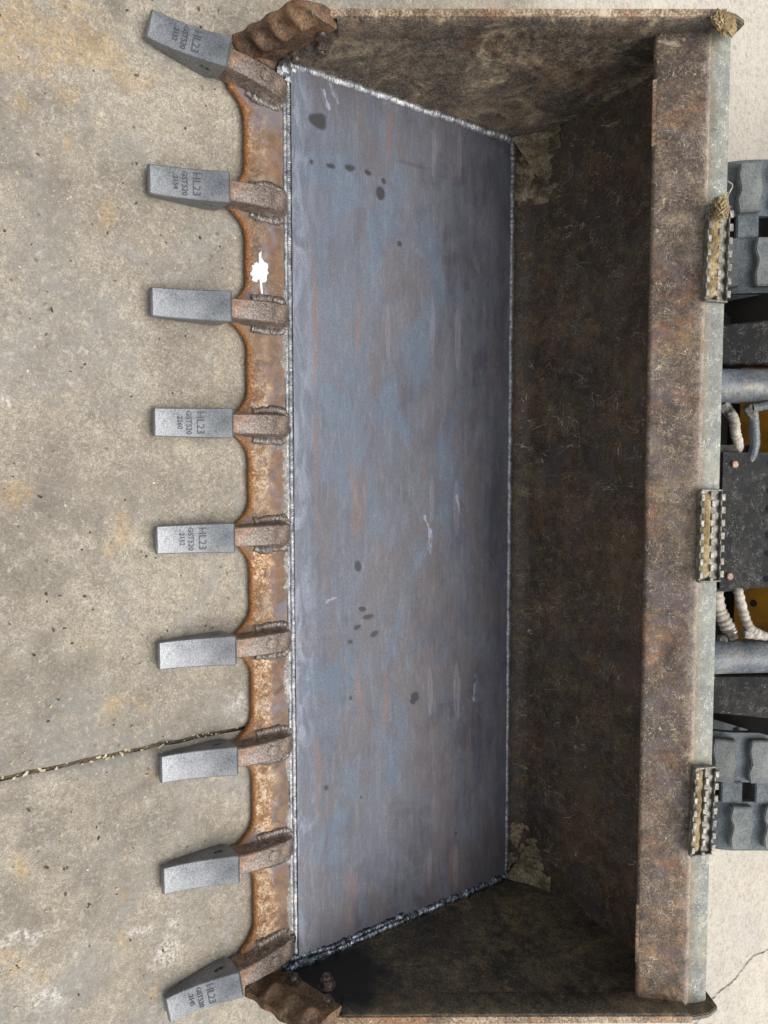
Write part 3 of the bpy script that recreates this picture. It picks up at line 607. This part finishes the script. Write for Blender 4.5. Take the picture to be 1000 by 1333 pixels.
# side cutters: ribbed plates bolted to the front of the side plates
def cutter(sx):
    lo, hi = Vector((-.095, .018)), Vector((-.040, .228)); n, m = 90, 18; inner, outer = [], []
    d = (hi - lo).normalized(); q = Vector((d.y, -d.x))   # q points back into the bucket
    Ln = (hi - lo).length
    for i in range(n + 1):
        f = i / n; endr = min(1, math.sqrt(max(0, 1 - max(0, (abs(f - .5) - .40) / .10) ** 2)) + .02); r1, r2 = [], []
        wav = .5 + .5 * math.cos(2 * math.pi * (f * 4.0 - .35))
        for j in range(m + 1):
            g = j / m; wid = (.018 + .020 * (1 - endr)) - .010 * wav * 0; s = -.030 * endr + (.085 + .012) * g * (1 if endr > .5 else endr + .5)
            s0 = -.034 * endr - .005 * wav; s1 = .058; s = s0 + (s1 - s0) * g
            p = lo + d * (Ln * f) + q * s
            rib = wav ** 1.5 * .017 * math.sin(math.pi * min(1, max(0, (g - .02) / .60))) ** .8
            thin = min(1, g / .45)
            ten = -.002 + .006 * (1 - thin) ; k = .0008 * nz(p.x, p.y, sx, 60)
            r1.append((sx * (1.0 - .004 - rib - k + ten * 1.2), p.x, p.y)); r2.append((sx * (1.024 - .010 * (1 - thin)), p.x, p.y))
        inner.append(r1); outer.append(r2)
    rows = [a + b[::-1] for a, b in zip(inner, outer)]
    o = link('side_cutter', loft('side_cutter', rows, True, True), MCUT, B, 50); o['label'] = 'rusty ribbed side cutter bolted to the bucket corner'
cutter(-1); cutter(1)
def bolt(sx, y, z):
    hexp = [(y + .0165 * math.cos(t), z + .0165 * math.sin(t)) for t in [math.pi / 3 * k + .3 for k in range(6)]]
    f = lambda v: sx * (v + min(.013, .09 * max(0, z - .05)))
    b = link('bolt', prism('bolt', hexp, f(.999), f(.982), 'X', .0015), MNUT, B, 30)
    link('washer', prism('washer', [(y + .021 * math.cos(t), z + .021 * math.sin(t)) for t in [2 * math.pi * k / 20 for k in range(20)]], f(1.0), f(.996), 'X', .001), MNUT, b, 30)
    link('thread', tube('thread', [(f(.99 - .0007 * k), y, z) for k in range(24)], lambda t, i: .0095 if i % 3 else .0085, 14), MNUT, b, 60)
for y, z in [(-.006, .088), (.030, .130), (.000, .182)]: bolt(-1, y, z)
for y, z in [(-.032, .090), (.030, .128), (.000, .182)]: bolt(1, y, z)
# grip steps on the top strip
def step_mesh():
    bm = bmesh.new(); Lx = .185
    def bxx(lo, hi):
        v = [bm.verts.new((x, y, z)) for x in (lo[0], hi[0]) for y in (lo[1], hi[1]) for z in (lo[2], hi[2])]
        for f in [(0, 1, 3, 2), (4, 6, 7, 5), (0, 4, 5, 1), (2, 3, 7, 6), (0, 2, 6, 4), (1, 5, 7, 3)]: bm.faces.new([v[i] for i in f])
    bxx((-Lx/2, -.030, 0), (Lx/2, .040, .004))
    bxx((-Lx/2, -.032, .0), (Lx/2, -.028, .012)); bxx((-Lx/2, .002, .003), (Lx/2, .005, .011)); bxx((-Lx/2, .037, .0), (Lx/2, .041, .010))
    bxx((-Lx/2 - .003, -.030, 0), (-Lx/2 + .001, .041, .013)); bxx((Lx/2 - .001, -.030, 0), (Lx/2 + .003, .041, .013))
    n = 7
    for k in range(n):
        x = -Lx/2 + Lx * (k + .5) / n; w_ = .0072
        bxx((x - w_, .033, .008), (x + w_, .0465, .016)); bxx((x - w_ + .013, .000, .009), (x + w_ + .013, .011, .017) if k < n - 1 else (x + w_ + .006, .011, .017)); bxx((x - w_, -.034, .009), (x + w_, -.023, .017))
    bmesh.ops.recalc_face_normals(bm, faces=bm.faces[:]); bmesh.ops.bevel(bm, geom=bm.edges[:], offset=.0012, segments=1, affect='EDGES')
    me = bpy.data.meshes.new('grip_step'); bm.to_mesh(me); bm.free(); me.materials.append(MGALV); return me
stm = step_mesh(); smooth_mesh(stm, 35)
def mud_in(x0, dens, wid):
    rows = []
    for i in range(101):
        f = i / 100; x = x0 - .088 + .176 * f; e = min(1, f * 12, (1 - f) * 12) ** .5; r = []
        for j in range(9):
            g = j / 8; y = -.026 + wid * g; h = math.sin(math.pi * g) ** .6 * e * (dens + .007 * nz(x, y, 1, 38) + .004 * nz(x, y, 5, 110)); r.append((x - x0, y, .0035 + max(0, h)))
        rows.append(r)
    return loft('caked_mud', rows)
for k, (x, dens, wid) in enumerate([(-.568, .012, .042), (.0, .011, .036), (.580, .006, .03)]):
    o = link('grip_step', stm, None, B); o.matrix_world = Matrix.Translation((x, .648, .6265)) @ Matrix.Rotation(.33, 4, 'X') @ Matrix.Rotation(math.radians((-1, 0, -2)[k]), 4, 'Z') @ Matrix.Diagonal((1, .74, .9, 1))
    o['label'] = ('serrated grip step packed with mud and straw', 'serrated grip step filled with pale mud', 'serrated grip step with little mud')[k]
    link('caked_mud', mud_in(x, dens, wid), MMUD, o, 60)
# mud clumps
c1 = blob('mud_clump', (-1.0, .628, .650), (.020, .034, .012), 3.3, MMUD, .32, 5, 5); tag(c1, 'dry tan mud clump on the rear corner of the side plate', 'mud')
c2 = blob('mud_clump', (-.652, .636, .646), (.022, .018, .013), 8.3, MMUD, .35, 5, 5); tag(c2, 'dry tan mud ball with a straw on the end grip step', 'mud')
st_ = link('straw', tube('straw', catmull([(-.655, .630, .655), (-.675, .632, .667), (-.69, .640, .668), (-.70, .636, .660)], 8), .0013, 6), MDEBRIS, c2)
for k in range(9):
    a = random.uniform(0, 6); q = Vector((-.652 + .02 * math.cos(a), .636 + .014 * math.sin(a), .656))
    link('straw', tube('straw', [q, q + Vector((random.uniform(-.012, .012), random.uniform(-.01, .01), .004)), q + Vector((random.uniform(-.02, .02), random.uniform(-.015, .015), .001))], .0008, 5), MDEBRIS, c2)

# ------------------------------------------------------------------ track loader behind the bucket
T = empty('track_loader', 'dusty black compact track loader carrying the bucket', 'loader')
def track(xa, xb):
    xc, hw = (xa + xb) / 2, (xb - xa) / 2
    WHEELS = [(1.446, .184, .16), (2.10, .594, .20), (2.90, .184, .16)]   # front idler, raised drive sprocket, rear idler
    pts = sorted({(round(cy + r * math.cos(t), 6), round(cz + r * math.sin(t), 6)) for cy, cz, r in WHEELS for t in [2 * math.pi * k / 120 for k in range(120)]})
    def half(P):
        h = []
        for p in P:
            while len(h) > 1 and (h[-1][0] - h[-2][0]) * (p[1] - h[-2][1]) - (h[-1][1] - h[-2][1]) * (p[0] - h[-2][0]) <= 0: h.pop()
            h.append(p)
        return h[:-1]
    hull = [Vector(p) for p in half(pts) + half(pts[::-1])]; hull = hull[::-1]   # runs up the front and over the top
    acc = [0.]
    for a, b in zip(hull, hull[1:] + hull[:1]): acc.append(acc[-1] + (b - a).length)
    per = acc[-1]; N = round(per / .1); pitch = per / N
    def raw(s):
        s %= per; k = max(0, min(len(hull) - 1, int(np.searchsorted(acc, s, side='right')) - 1)); a, b = hull[k], hull[(k + 1) % len(hull)]
        return a.lerp(b, (s - acc[k]) / max(1e-9, acc[k + 1] - acc[k]))
    def pos(s, off):
        p = raw(s); t = (raw(s + .012) - raw(s - .012)).normalized(); n_ = Vector((-t.y, t.x)); return p + n_ * off, n_
    me = bpy.data.meshes.new('rubber_track'); bm = bmesh.new(); nn = N * 6
    for (x0, x1) in [(xa, xc - .030), (xc + .030, xb)]:
        rings = []
        for i in range(nn):
            s = per * i / nn; (yo, zo), _ = pos(s, 0); (yi, zi), _ = pos(s, -.022)
            rings.append([bm.verts.new(p) for p in ((x0, yi, zi), (x0, yo, zo), (x1, yo, zo), (x1, yi, zi))])
        for i in range(nn):
            A_, B_ = rings[i], rings[(i + 1) % nn]
            for j in range(4): bm.faces.new((A_[j], A_[(j + 1) % 4], B_[(j + 1) % 4], B_[j]))
    bmesh.ops.recalc_face_normals(bm, faces=bm.faces[:]); bm.to_mesh(me); bm.free()
    belt = link('rubber_track', me, MRUBD, T, 35)
    def pad_poly(sgn):
        w_ = hw - .052; x0 = .036; t = pitch
        p = [(x0, -.30 * t), (x0 + .25 * w_, -.36 * t), (x0 + .45 * w_, -.26 * t), (x0 + .75 * w_, -.34 * t), (x0 + w_, -.30 * t), (x0 + w_, .30 * t), (x0 + .75 * w_, .26 * t), (x0 + .45 * w_, .34 * t), (x0 + .25 * w_, .26 * t), (x0, .30 * t)]
        return [(sgn * a, b) for a, b in p]
    pads = []
    for sgn in (-1, 1):
        m = prism('tread_pad', pad_poly(sgn), -.012, .024, 'Z', .003); m.materials.append(MRUB); smooth_mesh(m, 40); pads.append(m)
    lk = box('link_block', (-.033, -.30 * pitch, -.022), (.033, .30 * pitch, .006), .003); lk.materials.append(MRUBD)
    def frame(s, off=0):
        (y, z), m_ = pos(s, off); n_ = Vector((0, m_.x, m_.y)); x_ = Vector((1, 0, 0))
        t_ = n_.cross(x_)
        return Matrix(((x_.x, t_.x, n_.x, xc), (x_.y, t_.y, n_.y, y), (x_.z, t_.z, n_.z, z), (0, 0, 0, 1)))
    for k in range(N):
        for q, m in enumerate(pads):
            o = link('tread_pad', m, None, belt); o.matrix_world = frame((k + .5 * q + (.25 if xc < 0 else .0)) * pitch)
        o = link('link_block', lk, None, belt); o.matrix_world = frame((k + .25) * pitch)
    for yy, cz, r in WHEELS:
        wh = tube('idler_wheel', [(xc - .06, yy, cz), (xc + .06, yy, cz)], r - .03, 40); link('idler_wheel', wh, MDARK, T, 40)
track(-1.015, -.640); track(.655, 1.018)
link('chassis', box('chassis', (-.62, 1.55, .16), (.63, 3.1, .75), .02), MDARK, T, 30)
link('chassis_belly', box('chassis_belly', (-.60, 1.30, .17), (.61, 1.56, .24), .01), MDARK, T, 30)
link('front_panel', box('front_panel', (-.635, 1.37, .10), (.645, 1.40, .52), .004), MDARK, T, 30)
# lift arms (plates with a curved outer edge) and tilt cylinders
def arm(sx):
    n = 40; rows = []
    for i in range(n + 1):
        f = i / n; y = .84 + .62 * f; zc = .435 + .80 * (y - .98) - .04 * math.sin(f * 2.2)
        outer = .492 + .03 * max(0, f - .20) ** 1.2 * 3 ; inner = .396
        rows.append([(sx * a, y - .5 * b, zc + b) for a, b in [(inner, -.05), (inner, -.004), (inner + .004, 0), (outer - .005, 0), (outer, -.005), (outer, -.05)]])
    o = link('lift_arm', loft('lift_arm', rows, True, True), MBLACK, T, 35)
    x = sx * .340
    p0_, p1_ = Vector((x, .905, .405)), Vector((x + sx * .0, 1.40, .70)); ax = (p1_ - p0_).normalized()
    cy_ = link('tilt_cylinder', tube('tilt_cylinder', [p0_ + ax * .045, p0_ + ax * .048, p0_ + ax * .05] + [p0_ + ax * (.05 + .05 * k) for k in range(1, 11)], lambda t, i: (.036, .041, .0425)[min(i, 2)], 40), MCYL, T, 30)
    link('cylinder_head', tube('cylinder_head', [p0_ + ax * .02, p0_ + ax * .046], .0385, 32), MCOP, cy_, 30)
    link('cylinder_rod', tube('cylinder_rod', [p0_ - ax * .12, p0_ + ax * .03], .02, 20), MGALV, cy_, 30)
arm(-1); arm(1)
link('cross_tube', tube('cross_tube', [(-.50, .88, .36), (.50, .88, .36)], .04, 24), MBLACK, T, 40)
link('coupler_plate', box('coupler_plate', (-.42, .725, .12), (.42, .745, .50), .004), MBLACK, T, 30)
for x in (-.41, .41): link('coupler_web', box('coupler_web', (x - .012, .74, .15), (x + .012, .93, .44), .003), MBLACK, T, 30)
link('rear_cross_member', box('rear_cross_member', (-.44, 1.28, .325), (.44, 1.33, .46), .006), MYEL, T, 30)
link('member_hole', tube('member_hole', [(.245, 1.2785, .385), (.245, 1.30, .385)], .010, 20), MDARK, T, 30)
# slotted guard plate
def guard():
    x0, x1 = -.176, .164; y0, y1, y2 = 0., .125, .34; slots = [-.150, -.083, -.036, .031, .077, .142]; hw = .0085
    P = [(x0, y0), (x1, y0), (x1, y2)]
    for s in slots[::-1]:
        P += [(s + hw, y2)] + [(s + hw * math.cos(t), y1 - hw * math.sin(t) + hw) for t in [math.pi * k / 8 for k in range(9)]] + [(s - hw, y2)]
    P += [(x0, y2)]
    # build strip by strip so that the slot notches stay open
    bm = bmesh.new()
    f = bm.faces.new([bm.verts.new((a, b, 0)) for a, b in P]); bmesh.ops.triangulate(bm, faces=[f])
    geo = bmesh.ops.extrude_face_region(bm, geom=bm.faces[:]); vs = [e for e in geo['geom'] if isinstance(e, bmesh.types.BMVert)]
    bmesh.ops.translate(bm, verts=vs, vec=(0, 0, -.006)); bmesh.ops.recalc_face_normals(bm, faces=bm.faces[:])
    me = bpy.data.meshes.new('guard_plate'); bm.to_mesh(me); bm.free()
    o = link('guard_plate', me, MBLACK, T); o.matrix_world = Matrix.Translation((0, .968, .468)) @ Matrix.Rotation(math.radians(22), 4, 'X')
    o['label'] = 'black slotted guard plate with two bolt heads'
    for x, y in [(-.147, .032), (.132, .026)]:
        bb = tube('bolt_head', [(x, y, -.002), (x, y, .004), (x, y, .006)], lambda t, i: (.0095, .0095, .007)[i], 20); q = link('bolt_head', bb, MCOP, o, 30)
    link('guard_backing', box('guard_backing', (-.17, .12, -.045), (.16, .33, -.035)), MCYL, o)
    link('guard_stay', box('guard_stay', (-.195, -.03, -.09), (-.176, .09, -.012)), MBLACK, o); link('guard_stay', box('guard_stay', (.150, -.03, -.09), (.172, .09, -.012)), MBLACK, o)
guard()
# hoses in wrinkled sleeves
def hose(pts, r, lab=None, mat=None, amp=.09):
    p = catmull(pts, 16); ph = random.uniform(0, 9)
    o = link('hose', tube('hose', p, lambda t, i: r * (1 + amp * math.sin(i * 1.15 + ph + 2 * nz(i, r * 99, 0, .3)) + .06 * nz(i, ph, 0, .9)), 14), mat or MHOSE, T, 60)
    if lab: o['label'] = lab
    return o
hose([(-.285, 1.0, .452), (-.262, 1.005, .470), (-.225, 1.01, .474), (-.185, 1.03, .470), (-.10, 1.04, .44)], .0125, 'pale dusty sleeved hose', None, .05)
hose([(-.275, 1.04, .500), (-.235, 1.045, .502), (-.18, 1.05, .498), (-.10, 1.05, .46)], .0125, None, MCYL, .03)
hose([(.13, 1.0, .430), (.18, 1.0, .440), (.225, 1.005, .447), (.262, 1.015, .462), (.285, 1.02, .472)], .0175)
hose([(.13, 1.03, .470), (.175, 1.03, .482), (.225, 1.035, .494), (.262, 1.04, .508), (.28, 1.06, .525)], .0115)
hose([(.278, 1.03, .500), (.283, 1.07, .535), (.285, 1.12, .56), (.28, 1.2, .58)], .0105)
hose([(-.285, 1.03, .505), (-.292, 1.07, .54), (-.29, 1.15, .585), (-.28, 1.22, .62)], .0105, None, MCYL, .03)
def hexfit(a, b, r):
    a, b = Vector(a), Vector(b); link('hose_fitting', tube('hose_fitting', [a, a.lerp(b, .08), a.lerp(b, .92), b], lambda t, i: (r * .85, r, r, r * .85)[i], 6), MGALV, T, 20)
hexfit((-.290, 1.0, .452), (-.268, 1.0, .468), .0135); hexfit((-.290, 1.02, .495), (-.262, 1.042, .503), .013)
hexfit((.272, 1.012, .470), (.295, 1.016, .480), .014); hexfit((.276, 1.03, .495), (.282, 1.07, .530), .0125); hexfit((.29, 1.01, .46), (.31, 1.0, .46), .016)
hexfit((-.30, .985, .45), (-.283, .998, .453), .016)
hose([(-.30, .93, .42), (-.26, .935, .425), (-.21, .94, .425), (-.16, .95, .40)], .012, 'black plain hose', MBLACK, .0)
